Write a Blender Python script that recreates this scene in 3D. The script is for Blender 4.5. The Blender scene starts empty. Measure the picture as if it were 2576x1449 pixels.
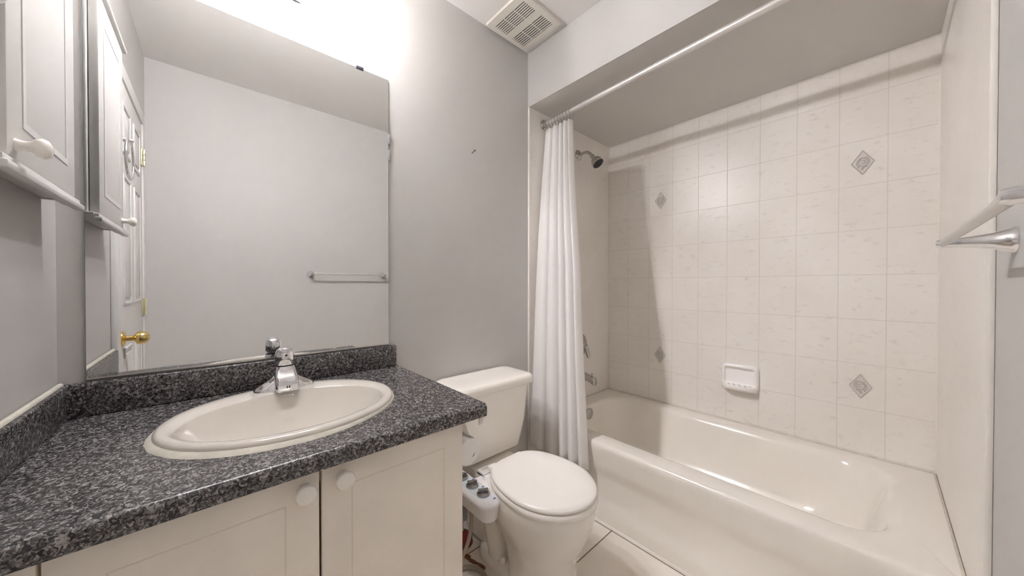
import bpy, bmesh, math, random
from math import sin, cos, pi, radians
from mathutils import Vector, Matrix

SC = bpy.context.scene
COL = SC.collection
random.seed(7)

# ------------------------------------------------------------------ camera
CAMZ = 1.165
YAW, PITCH, ROLL = 0.7346, -0.0085, 0.0009
cam_data = bpy.data.cameras.new('camera')
cam_data.sensor_width = 36.0
cam_data.lens = 837.2 * 36.0 / 2576.0
cam_data.clip_start = 0.01
cam = bpy.data.objects.new('camera', cam_data)
COL.objects.link(cam)
fwd = Vector((sin(YAW)*cos(PITCH), cos(YAW)*cos(PITCH), sin(PITCH)))
rgt = Vector((cos(YAW), -sin(YAW), 0))
upv = rgt.cross(fwd)
r2 = rgt*cos(ROLL) + upv*sin(ROLL)
u2 = upv*cos(ROLL) - rgt*sin(ROLL)
cam.matrix_world = Matrix(((r2.x, u2.x, -fwd.x, 0), (r2.y, u2.y, -fwd.y, 0), (r2.z, u2.z, -fwd.z, CAMZ), (0, 0, 0, 1)))
SC.camera = cam

# ------------------------------------------------------------------ world, exposure
world = bpy.data.worlds.new('world'); SC.world = world
world.use_nodes = True
world.node_tree.nodes['Background'].inputs[0].default_value = (0.8, 0.82, 0.85, 1)
world.node_tree.nodes['Background'].inputs[1].default_value = 0.3
SC.view_settings.view_transform = 'Standard'
SC.view_settings.look = 'None'
SC.view_settings.exposure = 2.6
SC.view_settings.gamma = 1.0
SC.view_settings.use_curve_mapping = False
SC.cycles.max_bounces = 14
SC.cycles.diffuse_bounces = 10
SC.cycles.glossy_bounces = 6
SC.cycles.transmission_bounces = 6
SC.cycles.sample_clamp_indirect = 10.0
SC.cycles.caustics_reflective = False
SC.cycles.caustics_refractive = False
BULB = 12.0             # glow of the three vanity bulbs
LAMP_W = 198.0           # power of the light each bulb gives off

# ------------------------------------------------------------------ room dimensions
XL, XF = -0.285, 2.195          # left wall, far tub wall
YM, YO = 1.367, -0.166          # mirror wall, wall behind the camera
ZC = 2.495                      # ceiling
XB, ZS = 1.361, 2.187           # bulkhead face and its underside
YT, ZT, TW, TH = 0.8962, 0.4553 + CAMZ, 0.1524, 0.2032   # tile grid

# ------------------------------------------------------------------ materials
def new_mat(name):
    m = bpy.data.materials.new(name); m.use_nodes = True
    return m, m.node_tree, m.node_tree.nodes['Principled BSDF']
def plain(name, col, rough=0.5, metal=0.0, spec=0.5, coat=0.0):
    m, nt, b = new_mat(name)
    b.inputs['Base Color'].default_value = (*col, 1)
    b.inputs['Roughness'].default_value = rough
    b.inputs['Metallic'].default_value = metal
    b.inputs['Specular IOR Level'].default_value = spec
    b.inputs['Coat Weight'].default_value = coat
    b.inputs['Coat Roughness'].default_value = 0.05
    return m
def N(nt, t, **kw):
    n = nt.nodes.new(t)
    for k, v in kw.items(): setattr(n, k, v)
    return n
def math_node(nt, op, a, b=None, c=None):
    n = N(nt, 'ShaderNodeMath', operation=op)
    for i, v in enumerate((a, b, c)):
        if v is None: continue
        if isinstance(v, (int, float)): n.inputs[i].default_value = v
        else: nt.links.new(v, n.inputs[i])
    return n.outputs[0]
def ramp(nt, fac, stops):
    r = N(nt, 'ShaderNodeValToRGB')
    e = r.color_ramp.elements
    while len(e) < len(stops): e.new(0.5)
    for i, (p, c) in enumerate(stops):
        e[i].position = p; e[i].color = (*c, 1) if len(c) == 3 else c
    nt.links.new(fac, r.inputs[0])
    return r.outputs[0]
def noisy(name, col, rough=0.6, scale=6, amt=0.04, bump=0.05, bscale=180, spec=0.4, coat=0.0, stretch=None):
    """plain colour with a faint large mottling and a fine surface grain"""
    m, nt, b = new_mat(name)
    geo = N(nt, 'ShaderNodeTexCoord')
    vec = geo.outputs['Object']
    if stretch:
        mp = N(nt, 'ShaderNodeMapping'); mp.inputs['Scale'].default_value = stretch
        nt.links.new(vec, mp.inputs[0]); vec = mp.outputs[0]
    n1 = N(nt, 'ShaderNodeTexNoise'); n1.inputs['Scale'].default_value = scale; n1.inputs['Detail'].default_value = 3
    nt.links.new(vec, n1.inputs['Vector'])
    lo = tuple(c*(1-amt) for c in col); hi = tuple(min(1, c*(1+amt)) for c in col)
    nt.links.new(ramp(nt, n1.outputs[0], [(0.3, lo), (0.7, hi)]), b.inputs['Base Color'])
    n2 = N(nt, 'ShaderNodeTexNoise'); n2.inputs['Scale'].default_value = bscale; n2.inputs['Detail'].default_value = 2
    nt.links.new(vec, n2.inputs['Vector'])
    bp = N(nt, 'ShaderNodeBump'); bp.inputs['Strength'].default_value = bump; bp.inputs['Distance'].default_value = 0.002
    nt.links.new(n2.outputs[0], bp.inputs['Height']); nt.links.new(bp.outputs[0], b.inputs['Normal'])
    b.inputs['Roughness'].default_value = rough; b.inputs['Specular IOR Level'].default_value = spec
    b.inputs['Coat Weight'].default_value = coat; b.inputs['Coat Roughness'].default_value = 0.06
    return m

def tile_mat(name, axis, joint_col=(0.66, 0.615, 0.57)):
    """6 x 8 inch cream wall tiles with grey marble flecks and pale joints; axis = horizontal axis of the wall"""
    m, nt, b = new_mat(name)
    geo = N(nt, 'ShaderNodeNewGeometry'); sep = N(nt, 'ShaderNodeSeparateXYZ')
    nt.links.new(geo.outputs['Position'], sep.inputs[0])
    h = sep.outputs[axis]; z = sep.outputs[2]
    off = YT if axis == 1 else XF
    fh = math_node(nt, 'PINGPONG', math_node(nt, 'SUBTRACT', h, off - 40*TW), TW/2)
    fz = math_node(nt, 'PINGPONG', math_node(nt, 'SUBTRACT', z, ZT - 40*TH), TH/2)
    d = math_node(nt, 'MINIMUM', fh, fz)
    joint = N(nt, 'ShaderNodeMapRange'); joint.interpolation_type = 'SMOOTHSTEP'
    joint.inputs[1].default_value = 0.0006; joint.inputs[2].default_value = 0.0019
    if axis == 0: joint.inputs[1].default_value, joint.inputs[2].default_value, joint.inputs[3].default_value = 0.0004, 0.0012, 0.9
    nt.links.new(d, joint.inputs[0])
    # marble flecks: short slanted strokes
    mp = N(nt, 'ShaderNodeMapping'); mp.inputs['Rotation'].default_value = (radians(-24), 0, 0) if axis == 1 else (0, radians(24), 0)
    mp.inputs['Scale'].default_value = (1, 20, 44) if axis == 1 else (20, 1, 44)
    nt.links.new(geo.outputs['Position'], mp.inputs[0])
    n1 = N(nt, 'ShaderNodeTexNoise'); n1.inputs['Scale'].default_value = 1.0; n1.inputs['Detail'].default_value = 6; n1.inputs['Roughness'].default_value = 0.72
    n1.inputs['Distortion'].default_value = 0.25
    nt.links.new(mp.outputs[0], n1.inputs['Vector'])
    n3 = N(nt, 'ShaderNodeTexNoise'); n3.inputs['Scale'].default_value = 3.0
    nt.links.new(geo.outputs['Position'], n3.inputs['Vector'])
    base = ramp(nt, n3.outputs[0], [(0.35, (0.775, 0.735, 0.69)), (0.65, (0.81, 0.78, 0.745))])
    veil = ramp(nt, n1.outputs[0], [(0.565, (0, 0, 0)), (0.66, (0.5, 0.5, 0.5)), (0.75, (1, 1, 1))])
    mix = N(nt, 'ShaderNodeMix', data_type='RGBA'); mix.inputs[7].default_value = (0.44, 0.42, 0.41, 1)
    nt.links.new(math_node(nt, 'MULTIPLY', veil, 0.5 if axis == 1 else 0.25), mix.inputs[0]); nt.links.new(base, mix.inputs[6])
    mj = N(nt, 'ShaderNodeMix', data_type='RGBA'); mj.inputs[6].default_value = (*joint_col, 1)
    nt.links.new(joint.outputs[0], mj.inputs[0]); nt.links.new(mix.outputs[2], mj.inputs[7])
    nt.links.new(mj.outputs[2], b.inputs['Base Color'])
    bp = N(nt, 'ShaderNodeBump'); bp.inputs['Strength'].default_value = 0.35 if axis == 1 else 0.0; bp.inputs['Distance'].default_value = 0.002
    nt.links.new(joint.outputs[0], bp.inputs['Height']); nt.links.new(bp.outputs[0], b.inputs['Normal'])
    rg = N(nt, 'ShaderNodeMapRange'); rg.inputs[3].default_value = 0.7 if axis == 1 else 0.26; rg.inputs[4].default_value = 0.34
    nt.links.new(joint.outputs[0], rg.inputs[0]); nt.links.new(rg.outputs[0], b.inputs['Roughness'])
    b.inputs['Specular IOR Level'].default_value = 0.45
    return m

def floor_mat():
    m, nt, b = new_mat('floor tiles')
    geo = N(nt, 'ShaderNodeNewGeometry'); sep = N(nt, 'ShaderNodeSeparateXYZ')
    nt.links.new(geo.outputs['Position'], sep.inputs[0])
    S = 0.343
    fx = math_node(nt, 'PINGPONG', math_node(nt, 'SUBTRACT', sep.outputs[0], 1.06 - 20*S), S/2)
    fy = math_node(nt, 'PINGPONG', math_node(nt, 'SUBTRACT', sep.outputs[1], 0.847 - 20*S), S/2)
    d = math_node(nt, 'MINIMUM', fx, fy)
    j = N(nt, 'ShaderNodeMapRange'); j.inputs[1].default_value = 0.0018; j.inputs[2].default_value = 0.003
    nt.links.new(d, j.inputs[0])
    n1 = N(nt, 'ShaderNodeTexNoise'); n1.inputs['Scale'].default_value = 7; n1.inputs['Detail'].default_value = 6
    nt.links.new(geo.outputs['Position'], n1.inputs['Vector'])
    base = ramp(nt, n1.outputs[0], [(0.3, (0.77, 0.715, 0.65)), (0.7, (0.85, 0.805, 0.74))])
    mj = N(nt, 'ShaderNodeMix', data_type='RGBA'); mj.inputs[6].default_value = (0.16, 0.105, 0.065, 1)
    nt.links.new(j.outputs[0], mj.inputs[0]); nt.links.new(base, mj.inputs[7])
    nt.links.new(mj.outputs[2], b.inputs['Base Color'])
    bp = N(nt, 'ShaderNodeBump'); bp.inputs['Strength'].default_value = 0.4; bp.inputs['Distance'].default_value = 0.002
    nt.links.new(j.outputs[0], bp.inputs['Height']); nt.links.new(bp.outputs[0], b.inputs['Normal'])
    b.inputs['Roughness'].default_value = 0.4
    return m

def granite_mat():
    """dark speckled granite laminate: interlocking black, grey and pale flakes"""
    m, nt, b = new_mat('granite laminate')
    tc = N(nt, 'ShaderNodeTexCoord')
    nz = N(nt, 'ShaderNodeTexNoise'); nz.inputs['Scale'].default_value = 95; nz.inputs['Detail'].default_value = 2
    nt.links.new(tc.outputs['Object'], nz.inputs['Vector'])
    mv = N(nt, 'ShaderNodeVectorMath', operation='MULTIPLY_ADD')
    mv.inputs[1].default_value = (0.018, 0.018, 0.018)
    nt.links.new(nz.outputs[1], mv.inputs[0]); nt.links.new(tc.outputs['Object'], mv.inputs[2])
    v1 = N(nt, 'ShaderNodeTexVoronoi'); v1.inputs['Scale'].default_value = 330
    v2 = N(nt, 'ShaderNodeTexVoronoi'); v2.inputs['Scale'].default_value = 190
    mp = N(nt, 'ShaderNodeMapping'); mp.inputs['Rotation'].default_value = (0.3, 0.5, 0.7); mp.inputs['Scale'].default_value = (1, 0.62, 1)
    nt.links.new(mv.outputs[0], mp.inputs[0])
    nt.links.new(mp.outputs[0], v1.inputs['Vector']); nt.links.new(mv.outputs[0], v2.inputs['Vector'])
    s1 = N(nt, 'ShaderNodeSeparateColor'); nt.links.new(v1.outputs['Color'], s1.inputs[0])
    s2 = N(nt, 'ShaderNodeSeparateColor'); nt.links.new(v2.outputs['Color'], s2.inputs[0])
    f = math_node(nt, 'MULTIPLY_ADD', s1.outputs[0], 0.62, math_node(nt, 'MULTIPLY', s2.outputs[1], 0.38))
    col = ramp(nt, f, [(0.18, (0.012, 0.010, 0.013)), (0.36, (0.038, 0.034, 0.038)), (0.52, (0.09, 0.085, 0.086)),
                       (0.68, (0.17, 0.16, 0.16)), (0.86, (0.34, 0.325, 0.315))])
    nt.links.new(col, b.inputs['Base Color'])
    b.inputs['Roughness'].default_value = 0.27; b.inputs['Specular IOR Level'].default_value = 0.5
    return m

def curtain_mat():
    m, nt, b = new_mat('curtain cloth')
    b.inputs['Base Color'].default_value = (0.90, 0.88, 0.87, 1)
    b.inputs['Roughness'].default_value = 0.85
    tr = N(nt, 'ShaderNodeBsdfTranslucent'); tr.inputs[0].default_value = (0.8, 0.79, 0.78, 1)
    mx = N(nt, 'ShaderNodeMixShader'); mx.inputs[0].default_value = 0.22
    nt.links.new(b.outputs[0], mx.inputs[1]); nt.links.new(tr.outputs[0], mx.inputs[2])
    nt.links.new(mx.outputs[0], nt.nodes['Material Output'].inputs[0])
    tc = N(nt, 'ShaderNodeTexCoord')
    w = N(nt, 'ShaderNodeTexNoise'); w.inputs['Scale'].default_value = 9; w.inputs['Detail'].default_value = 3
    nt.links.new(tc.outputs['Object'], w.inputs['Vector'])
    bp = N(nt, 'ShaderNodeBump'); bp.inputs['Strength'].default_value = 0.12; bp.inputs['Distance'].default_value = 0.02
    nt.links.new(w.outputs[0], bp.inputs['Height']); nt.links.new(bp.outputs[0], b.inputs['Normal'])
    return m

def frosted_mat(tl=0.5, clear=0.25, name='frosted glass shade'):
    m, nt, b = new_mat(name)
    b.inputs['Base Color'].default_value = (0.9, 0.9, 0.9, 1); b.inputs['Roughness'].default_value = 0.35
    tr = N(nt, 'ShaderNodeBsdfTranslucent'); tr.inputs[0].default_value = (0.95, 0.95, 0.95, 1)
    tp = N(nt, 'ShaderNodeBsdfTransparent'); tp.inputs[0].default_value = (0.96, 0.96, 0.96, 1)
    m1 = N(nt, 'ShaderNodeMixShader'); m1.inputs[0].default_value = tl
    m2 = N(nt, 'ShaderNodeMixShader'); m2.inputs[0].default_value = clear
    nt.links.new(b.outputs[0], m1.inputs[1]); nt.links.new(tr.outputs[0], m1.inputs[2])
    nt.links.new(m1.outputs[0], m2.inputs[1]); nt.links.new(tp.outputs[0], m2.inputs[2])
    nt.links.new(m2.outputs[0], nt.nodes['Material Output'].inputs[0])
    return m
def emit_mat(name, col, s):
    m, nt, b = new_mat(name)
    b.inputs['Base Color'].default_value = (0.9, 0.9, 0.9, 1)
    b.inputs['Emission Color'].default_value = (*col, 1); b.inputs['Emission Strength'].default_value = s
    return m

M = dict(
    paint=noisy('grey wall paint', (0.53, 0.513, 0.500), 0.5, 2.2, 0.02, 0.04, 220, 0.35),
    white_paint=noisy('ceiling paint', (0.72, 0.70, 0.68), 0.75, 3, 0.015, 0.05, 160, 0.2),
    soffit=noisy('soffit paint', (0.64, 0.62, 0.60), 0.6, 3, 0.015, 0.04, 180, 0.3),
    tile_y=tile_mat('shower tiles on the long wall', 1), tile_x=tile_mat('shower tiles on the end walls', 0, (0.755, 0.72, 0.68)),
    trim=plain('tile edge trim', (0.78, 0.75, 0.70), 0.35),
    caulk=noisy('old caulk', (0.58, 0.55, 0.48), 0.6, 40, 0.10, 0.3, 120),
    floor=floor_mat(), granite=granite_mat(),
    cabinet=noisy('cream cabinet front', (0.88, 0.82, 0.73), 0.42, 9, 0.03, 0.06, 90, 0.4),
    groove_shade=plain('cabinet groove', (0.77, 0.705, 0.62), 0.55),
    gap=plain('dark gap', (0.05, 0.045, 0.04), 0.8),
    white_wood=noisy('white painted wood', (0.66, 0.645, 0.63), 0.4, 5, 0.02, 0.03, 120),
    porcelain=plain('white porcelain', (0.85, 0.815, 0.765), 0.12, spec=0.5, coat=0.35),
    sink=plain('cream porcelain', (0.67, 0.63, 0.575), 0.12, coat=0.35),
    seat=plain('toilet seat plastic', (0.89, 0.86, 0.82), 0.28),
    tub=plain('bathtub enamel', (0.81, 0.775, 0.72), 0.16, coat=0.3),
    plastic=plain('white plastic', (0.82, 0.81, 0.82), 0.3),
    chrome=plain('chrome', (0.80, 0.80, 0.82), 0.07, 1.0),
    dial=plain('smoked chrome', (0.36, 0.35, 0.35), 0.12, 1.0),
    dull=plain('worn chrome', (0.56, 0.54, 0.51), 0.22, 1.0),
    satin=plain('satin rail', (0.68, 0.66, 0.63), 0.34, 0.55),
    rod=plain('curtain rod', (0.74, 0.72, 0.70), 0.3, 0.45),
    brass=plain('polished brass', (0.83, 0.62, 0.25), 0.14, 1.0),
    pale_brass=plain('pale brass', (0.80, 0.75, 0.52), 0.3, 0.7),
    mirror=plain('mirror silver', (0.90, 0.905, 0.90), 0.0, 1.0),
    mirror_edge=plain('mirror edge', (0.22, 0.27, 0.26), 0.2),
    dark=plain('dark plastic', (0.02, 0.02, 0.03), 0.4),
    clear=plain('clear plastic clip', (0.33, 0.34, 0.34), 0.15),
    ivory=plain('ivory plastic', (0.70, 0.665, 0.60), 0.45),
    slot=plain('vent darkness', (0.012, 0.010, 0.008), 0.9),
    paper=noisy('toilet paper', (0.86, 0.85, 0.84), 0.95, 60, 0.02, 0.25, 300, 0.1),
    card=plain('cardboard core', (0.33, 0.25, 0.17), 0.9),
    cloth=curtain_mat(), frosted=frosted_mat(), dense=frosted_mat(0.6, 0.15, 'added diffuser glass'), bulb=emit_mat('lit bulb', (1.0, 0.97, 0.94), BULB),
    ceramic=plain('soap dish ceramic', (0.90, 0.88, 0.87), 0.12, coat=0.4),
    relief=plain('tile relief', (0.49, 0.46, 0.43), 0.35), insert=plain('insert ground', (0.66, 0.63, 0.595), 0.3),
    blue=plain('blue print', (0.08, 0.10, 0.45), 0.5), cyan=plain('pale blue print', (0.70, 0.78, 0.83), 0.4),
    hose=noisy('braided hose', (0.36, 0.30, 0.23), 0.4, 400, 0.35, 0.5, 500, 0.5),
    red=plain('red rubber', (0.16, 0.016, 0.012), 0.4),
    rust=noisy('brown wood', (0.20, 0.085, 0.035), 0.7, 60, 0.4, 0.5, 90),
    mark=plain('faint print', (0.50, 0.46, 0.43), 0.6),
    steel=plain('dark nail', (0.03, 0.028, 0.027), 0.4, 0.6),
)

# ------------------------------------------------------------------ mesh builder
class MB:
    def __init__(s): s.v = []; s.f = []
    def add(s, verts, faces):
        o = len(s.v); s.v += [tuple(p) for p in verts]; s.f += [tuple(i+o for i in f) for f in faces]; return s
    def box(s, x0, x1, y0, y1, z0, z1, bev=0.0, seg=2, mat=None):
        bm = bmesh.new()
        bmesh.ops.create_cube(bm, size=1)
        for v in bm.verts:
            v.co = Vector(((x0+x1)/2 + v.co.x*(x1-x0), (y0+y1)/2 + v.co.y*(y1-y0), (z0+z1)/2 + v.co.z*(z1-z0)))
        if bev > 0:
            bmesh.ops.bevel(bm, geom=bm.edges[:], offset=bev, segments=seg, profile=0.5, affect='EDGES', clamp_overlap=True)
        if mat is not None: bmesh.ops.transform(bm, matrix=mat, verts=bm.verts)
        bm.verts.index_update()
        s.add([v.co[:] for v in bm.verts], [[v.index for v in f.verts] for f in bm.faces]); bm.free(); return s
    def rings(s, rings, cap0=True, cap1=True, closed=True):
        n = len(rings[0]); vs = [p for r in rings for p in r]; fs = []
        for k in range(len(rings)-1):
            for i in range(n if closed else n-1):
                j = (i+1) % n
                fs.append((k*n+i, k*n+j, (k+1)*n+j, (k+1)*n+i))
        if cap0: fs.append(tuple(reversed(range(n))))
        if cap1: fs.append(tuple((len(rings)-1)*n+i for i in range(n)))
        return s.add(vs, fs)
    def lathe(s, prof, org=(0, 0, 0), axis=(0, 0, 1), n=32, cap=True):
        """prof: list of (radius, distance along axis)"""
        a = Vector(axis).normalized(); t = Vector((0, 0, 1)) if abs(a.z) < 0.9 else Vector((1, 0, 0))
        u = a.cross(t).normalized(); w = a.cross(u); o = Vector(org)
        rs = [[o + a*d + (u*cos(2*pi*i/n) + w*sin(2*pi*i/n))*max(r, 1e-5) for i in range(n)] for r, d in prof]
        return s.rings(rs, cap, cap)
    def tube(s, pts, r, n=14, smooth=0, cap=True):
        """r: radius or list of radii, one per point"""
        P = [Vector(p) for p in pts]; R = list(r) if hasattr(r, '__len__') else [r]*len(P)
        for _ in range(smooth):
            Q = [P[0]]; S = [R[0]]
            for i in range(len(P)-1):
                Q += [P[i]*0.75+P[i+1]*0.25, P[i]*0.25+P[i+1]*0.75]; S += [R[i]*0.75+R[i+1]*0.25, R[i]*0.25+R[i+1]*0.75]
            P = Q+[P[-1]]; R = S+[R[-1]]
        rs = []; prev = None
        for i, p in enumerate(P):
            t = (P[min(i+1, len(P)-1)] - P[max(i-1, 0)]).normalized()
            if prev is None:
                a = Vector((0, 0, 1)) if abs(t.z) < 0.9 else Vector((1, 0, 0)); u = t.cross(a).normalized()
            else:
                u = (prev - t*prev.dot(t)).normalized()
            prev = u; w = t.cross(u)
            rs.append([p + (u*cos(2*pi*k/n) + w*sin(2*pi*k/n))*R[i] for k in range(n)])
        return s.rings(rs, cap, cap)
    def build(s, name, mat, parent=None, angle=35, loc=None):
        me = bpy.data.meshes.new(name)
        me.from_pydata(s.v, [], s.f); me.update()
        bm = bmesh.new(); bm.from_mesh(me); bmesh.ops.recalc_face_normals(bm, faces=bm.faces); bm.to_mesh(me); bm.free()
        me.polygons.foreach_set('use_smooth', [True]*len(me.polygons))
        me.set_sharp_from_angle(angle=radians(angle))
        me.materials.append(M[mat])
        o = bpy.data.objects.new(name, me); COL.objects.link(o)
        if parent is not None:
            o.parent = parent
            o.matrix_parent_inverse = Matrix.Translation(root_loc(parent)).inverted()
        return o
def root_loc(o):
    return o.location.copy() if o.type == 'EMPTY' else Vector((0, 0, 0))
def thing(name, label, cat, loc=(0, 0, 0), group=None):
    o = bpy.data.objects.new(name, None); COL.objects.link(o); o.location = loc
    o.empty_display_size = 0.05
    o['label'] = label; o['category'] = cat
    if group: o['group'] = group
    return o
def tag(o, label, cat, group=None):
    o['label'] = label; o['category'] = cat
    if group: o['group'] = group
    return o
def struct(o, label=None, cat=None):
    o['kind'] = 'structure'
    if label: o['label'] = label
    if cat: o['category'] = cat
    return o
def rrect(x0, x1, y0, y1, r, z, nc=10, ns=16):
    """rounded rectangle ring with a fixed vertex count"""
    r = min(r, (x1-x0)/2-1e-4, (y1-y0)/2-1e-4); P = []
    cs = [(x1-r, y0+r, -pi/2), (x1-r, y1-r, 0), (x0+r, y1-r, pi/2), (x0+r, y0+r, pi)]
    for k, (cx, cy, a) in enumerate(cs):
        arc = [(cx + r*cos(a+pi/2*i/nc), cy + r*sin(a+pi/2*i/nc)) for i in range(nc+1)]
        P += arc
        nx = cs[(k+1) % 4]; e = (nx[0] + r*cos(nx[2]), nx[1] + r*sin(nx[2]))
        for i in range(1, ns): P.append((arc[-1][0]+(e[0]-arc[-1][0])*i/ns, arc[-1][1]+(e[1]-arc[-1][1])*i/ns))
    return [(x, y, z) for x, y in P]
def ell(cx, cy, a, b, z, n=96):
    return [(cx + a*cos(2*pi*i/n), cy + b*sin(2*pi*i/n), z) for i in range(n)]

# ================================================================== SETTING
T = 0.12
struct(MB().box(XL-T, XF+T, YO-T, YM+T, -0.1, 0).build('floor', 'floor'))
struct(MB().box(XL-T, XB+0.05, YO-T, YM+T, ZC, ZC+0.1).build('ceiling', 'white_paint'))
struct(MB().box(XB, XF+T, YO-T, YM+T, ZS, ZC+0.1).build('ceiling_soffit', 'soffit'))
struct(MB().box(XL, XF, YM, YM+T, 0, ZC).build('wall_back', 'paint'))
struct(MB().box(XL, XF, YO-T, YO, 0, ZC).build('wall_front', 'paint'))
struct(MB().box(XL-T, XL, YO, YM, 0, ZC).build('wall_left', 'paint'))
wr = struct(MB().box(XF, XF+T, YO, YM, 0, ZS).build('wall_right', 'tile_y'))
# painted face of the bulkhead over the tub
struct(MB().box(XB-0.004, XB, YO, YM, ZS, ZC).build('wall_bulkhead', 'paint'))
# tile fields on the two end walls of the shower
TT = 0.008
struct(MB().box(XB+0.006, XF, YM-TT, YM, 0, ZS).build('wall_shower_back', 'tile_x'))
struct(MB().box(1.262, XF, YO, YO+TT, 0, ZS).build('wall_shower_front', 'tile_x'))
struct(MB().box(XB-0.005, XB+0.006, YM-TT-0.003, YM, 0.0, ZS, 0.003).build('trim_1', 'trim'))
struct(MB().box(1.247, 1.262, YO, YO+TT+0.003, 0.0, ZS, 0.003).build('trim_2', 'trim'))
struct(MB().box(XF-0.004, XF, YM-TT-0.004, YM-TT, 0.39, ZS).build('trim_3', 'trim'))
struct(MB().box(XF-0.004, XF, YO+TT, YO+TT+0.004, 0.39, ZS).build('trim_4', 'trim'))

# four tiles carry a diamond with a raised rose
def diamond(cy, cz, flip):
    hw, hh, x = 0.036, 0.054, XF
    mb = MB()
    c = [Vector((x-0.0015, cy, cz+hh)), Vector((x-0.0015, cy-hw, cz)), Vector((x-0.0015, cy, cz-hh)), Vector((x-0.0015, cy+hw, cz))]
    for i in range(4): mb.tube([c[i], c[(i+1) % 4]], 0.0016, 6)
    def P(u, v): return (x-0.0014, cy + u*hw*(-1 if flip else 1), cz + v*hh)
    def spiral(cu, cv, r0, r1, a0, a1, n=14):
        return [P(cu+(r0+(r1-r0)*i/n)*cos(a0+(a1-a0)*i/n)*1.1, cv+(r0+(r1-r0)*i/n)*sin(a0+(a1-a0)*i/n)) for i in range(n+1)]
    mb.tube(spiral(-.05, .08, .05, .20, 0, 5.2), 0.0017, 6)
    mb.tube(spiral(-.05, .08, .27, .30, 0.3, 3.1), 0.0018, 6)
    mb.tube(spiral(-.02, .04, .36, .36, 1.2, 4.4), 0.0020, 6)
    mb.tube(spiral(-.05, .06, .34, .40, 4.4, 7.0), 0.0018, 6)
    mb.tube(spiral(-.05, .1, .12, .2, 2.6, 5.6), 0.0016, 6); mb.tube(spiral(.06, .0, .44, .40, 5.3, 6.9), 0.0018, 6)
    mb.tube(spiral(-.1, .02, .47, .42, 2.0, 3.6), 0.0018, 6); mb.tube([P(-.5, -.28), P(-.2, -.36), P(.05, -.52), P(.2, -.62)], [.0008, .0026, .002, .0006], 6, 1)
    for a in (3.7, 4.7, 5.6):
        mb.tube([P(.25*cos(a), .25*sin(a)-.05), P(.42*cos(a+.15), .42*sin(a+.15)-.1), P(.52*cos(a-.1), .55*sin(a-.1)-.08)], [0.001, 0.0024, 0.0008], 6, 1)
    for a in (0.9, 2.2): mb.tube([P(.38*cos(a), .38*sin(a)), P(.5*cos(a), .5*sin(a)+.06)], [0.002, 0.0008], 6)
    # recessed ground of the diamond
    g = MB().add([p + Vector((0.0011, 0, 0)) for p in c], [(0, 1, 2, 3)]).build('rose_insert', 'insert', wr)
    mb.build('rose_relief', 'relief', g)
for cy, cz, fl in ((0.9724, 0.557, 0), (0.058, 0.557, 0), (0.9724, -0.459, 1), (0.058, -0.459, 1)):
    diamond(cy, cz + CAMZ, fl)

# door and casing on the left wall (seen in the mirror)
D0, D1, DH = 0.075, 0.70, 2.02
CW = 0.062
door = MB().box(XL, XL+0.012, D0, D1, 0.008, DH, 0.001)
mid = (D0+D1)/2
for (a, b_) in ((D0+0.09, mid-0.045), (mid+0.045, D1-0.09)):
    for (z0, z1) in ((0.22, 0.90), (1.08, 1.63), (1.72, 1.93)):
        for (y0, y1, za, zb) in ((a, a+0.014, z0, z1), (b_-0.014, b_, z0, z1), (a+0.014, b_-0.014, z0, z0+0.014), (a+0.014, b_-0.014, z1-0.014, z1)):
            door.box(XL+0.011, XL+0.018, y0, y1, za, zb, 0.003)
        door.box(XL+0.011, XL+0.017, a+0.03, b_-0.03, z0+0.03, z1-0.03, 0.005)
door = struct(door.build('door_1', 'white_wood'))
kb = MB().lathe([(0.031, 0), (0.031, 0.004), (0.026, 0.008), (0.012, 0.012), (0.011, 0.030), (0.014, 0.034), (0.024, 0.040),
                 (0.0275, 0.050), (0.0265, 0.062), (0.020, 0.072), (0.010, 0.076), (0.008, 0.078), (0.0, 0.0785)], (XL+0.012, 0.635, 0.943), (1, 0, 0), 28)
kb.build('door_knob', 'brass', door)
for hz in (1.845, 1.05, 0.25):
    hb = MB().box(XL+0.012, XL+0.016, D0-0.004, D0+0.026, hz-0.044, hz+0.044, 0.001)
    for k in range(3): hb.lathe([(0.0055, 0), (0.006, 0.002), (0.006, 0.026), (0.0055, 0.028)], (XL+0.021, D0-0.002, hz-0.044+0.0293*k), (0, 0, 1), 12)
    hb.build('hinge', 'pale_brass', door)
struct(MB().box(XL, XL+0.018, D0-CW, D0-0.004, 0, DH+0.004, 0.004).build('trim_5', 'white_wood'))
struct(MB().box(XL, XL+0.018, D1+0.004, D1+CW, 0, DH+0.004, 0.004).build('trim_6', 'white_wood'))
struct(MB().box(XL, XL+0.018, D0-CW, D1+CW, DH+0.004, DH+0.004+CW, 0.004).build('trim_7', 'white_wood'))

# ================================================================== VANITY LIGHT
LX, LY = 0.153, 1.222
def bulb_light(x, y, z):
    ld_ = bpy.data.lights.new('bulb_light', 'POINT')
    ld_.energy = LAMP_W; ld_.color = (1.0, 0.985, 1.0); ld_.shadow_soft_size = 0.026
    ld_.use_nodes = True
    nt = ld_.node_tree
    em = nt.nodes['Emission']
    fo = nt.nodes.new('ShaderNodeLightFalloff'); fo.inputs['Strength'].default_value = 1.0
    nt.links.new(fo.outputs['Linear'], em.inputs['Strength'])
    o = bpy.data.objects.new('bulb_light', ld_); COL.objects.link(o); o.location = (x, y, z)
    return o
vl = thing('vanity_light', 'chrome vanity light with frosted square shades above the mirror', 'wall lamp', (LX, YM, 2.18))
MB().box(0.065, 0.241, YM-0.022, YM, 2.148, 2.262, 0.006).box(0.082, 0.224, YM-0.032, YM-0.02, 2.165, 2.245, 0.004).build('back_plate', 'chrome', vl)
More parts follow.
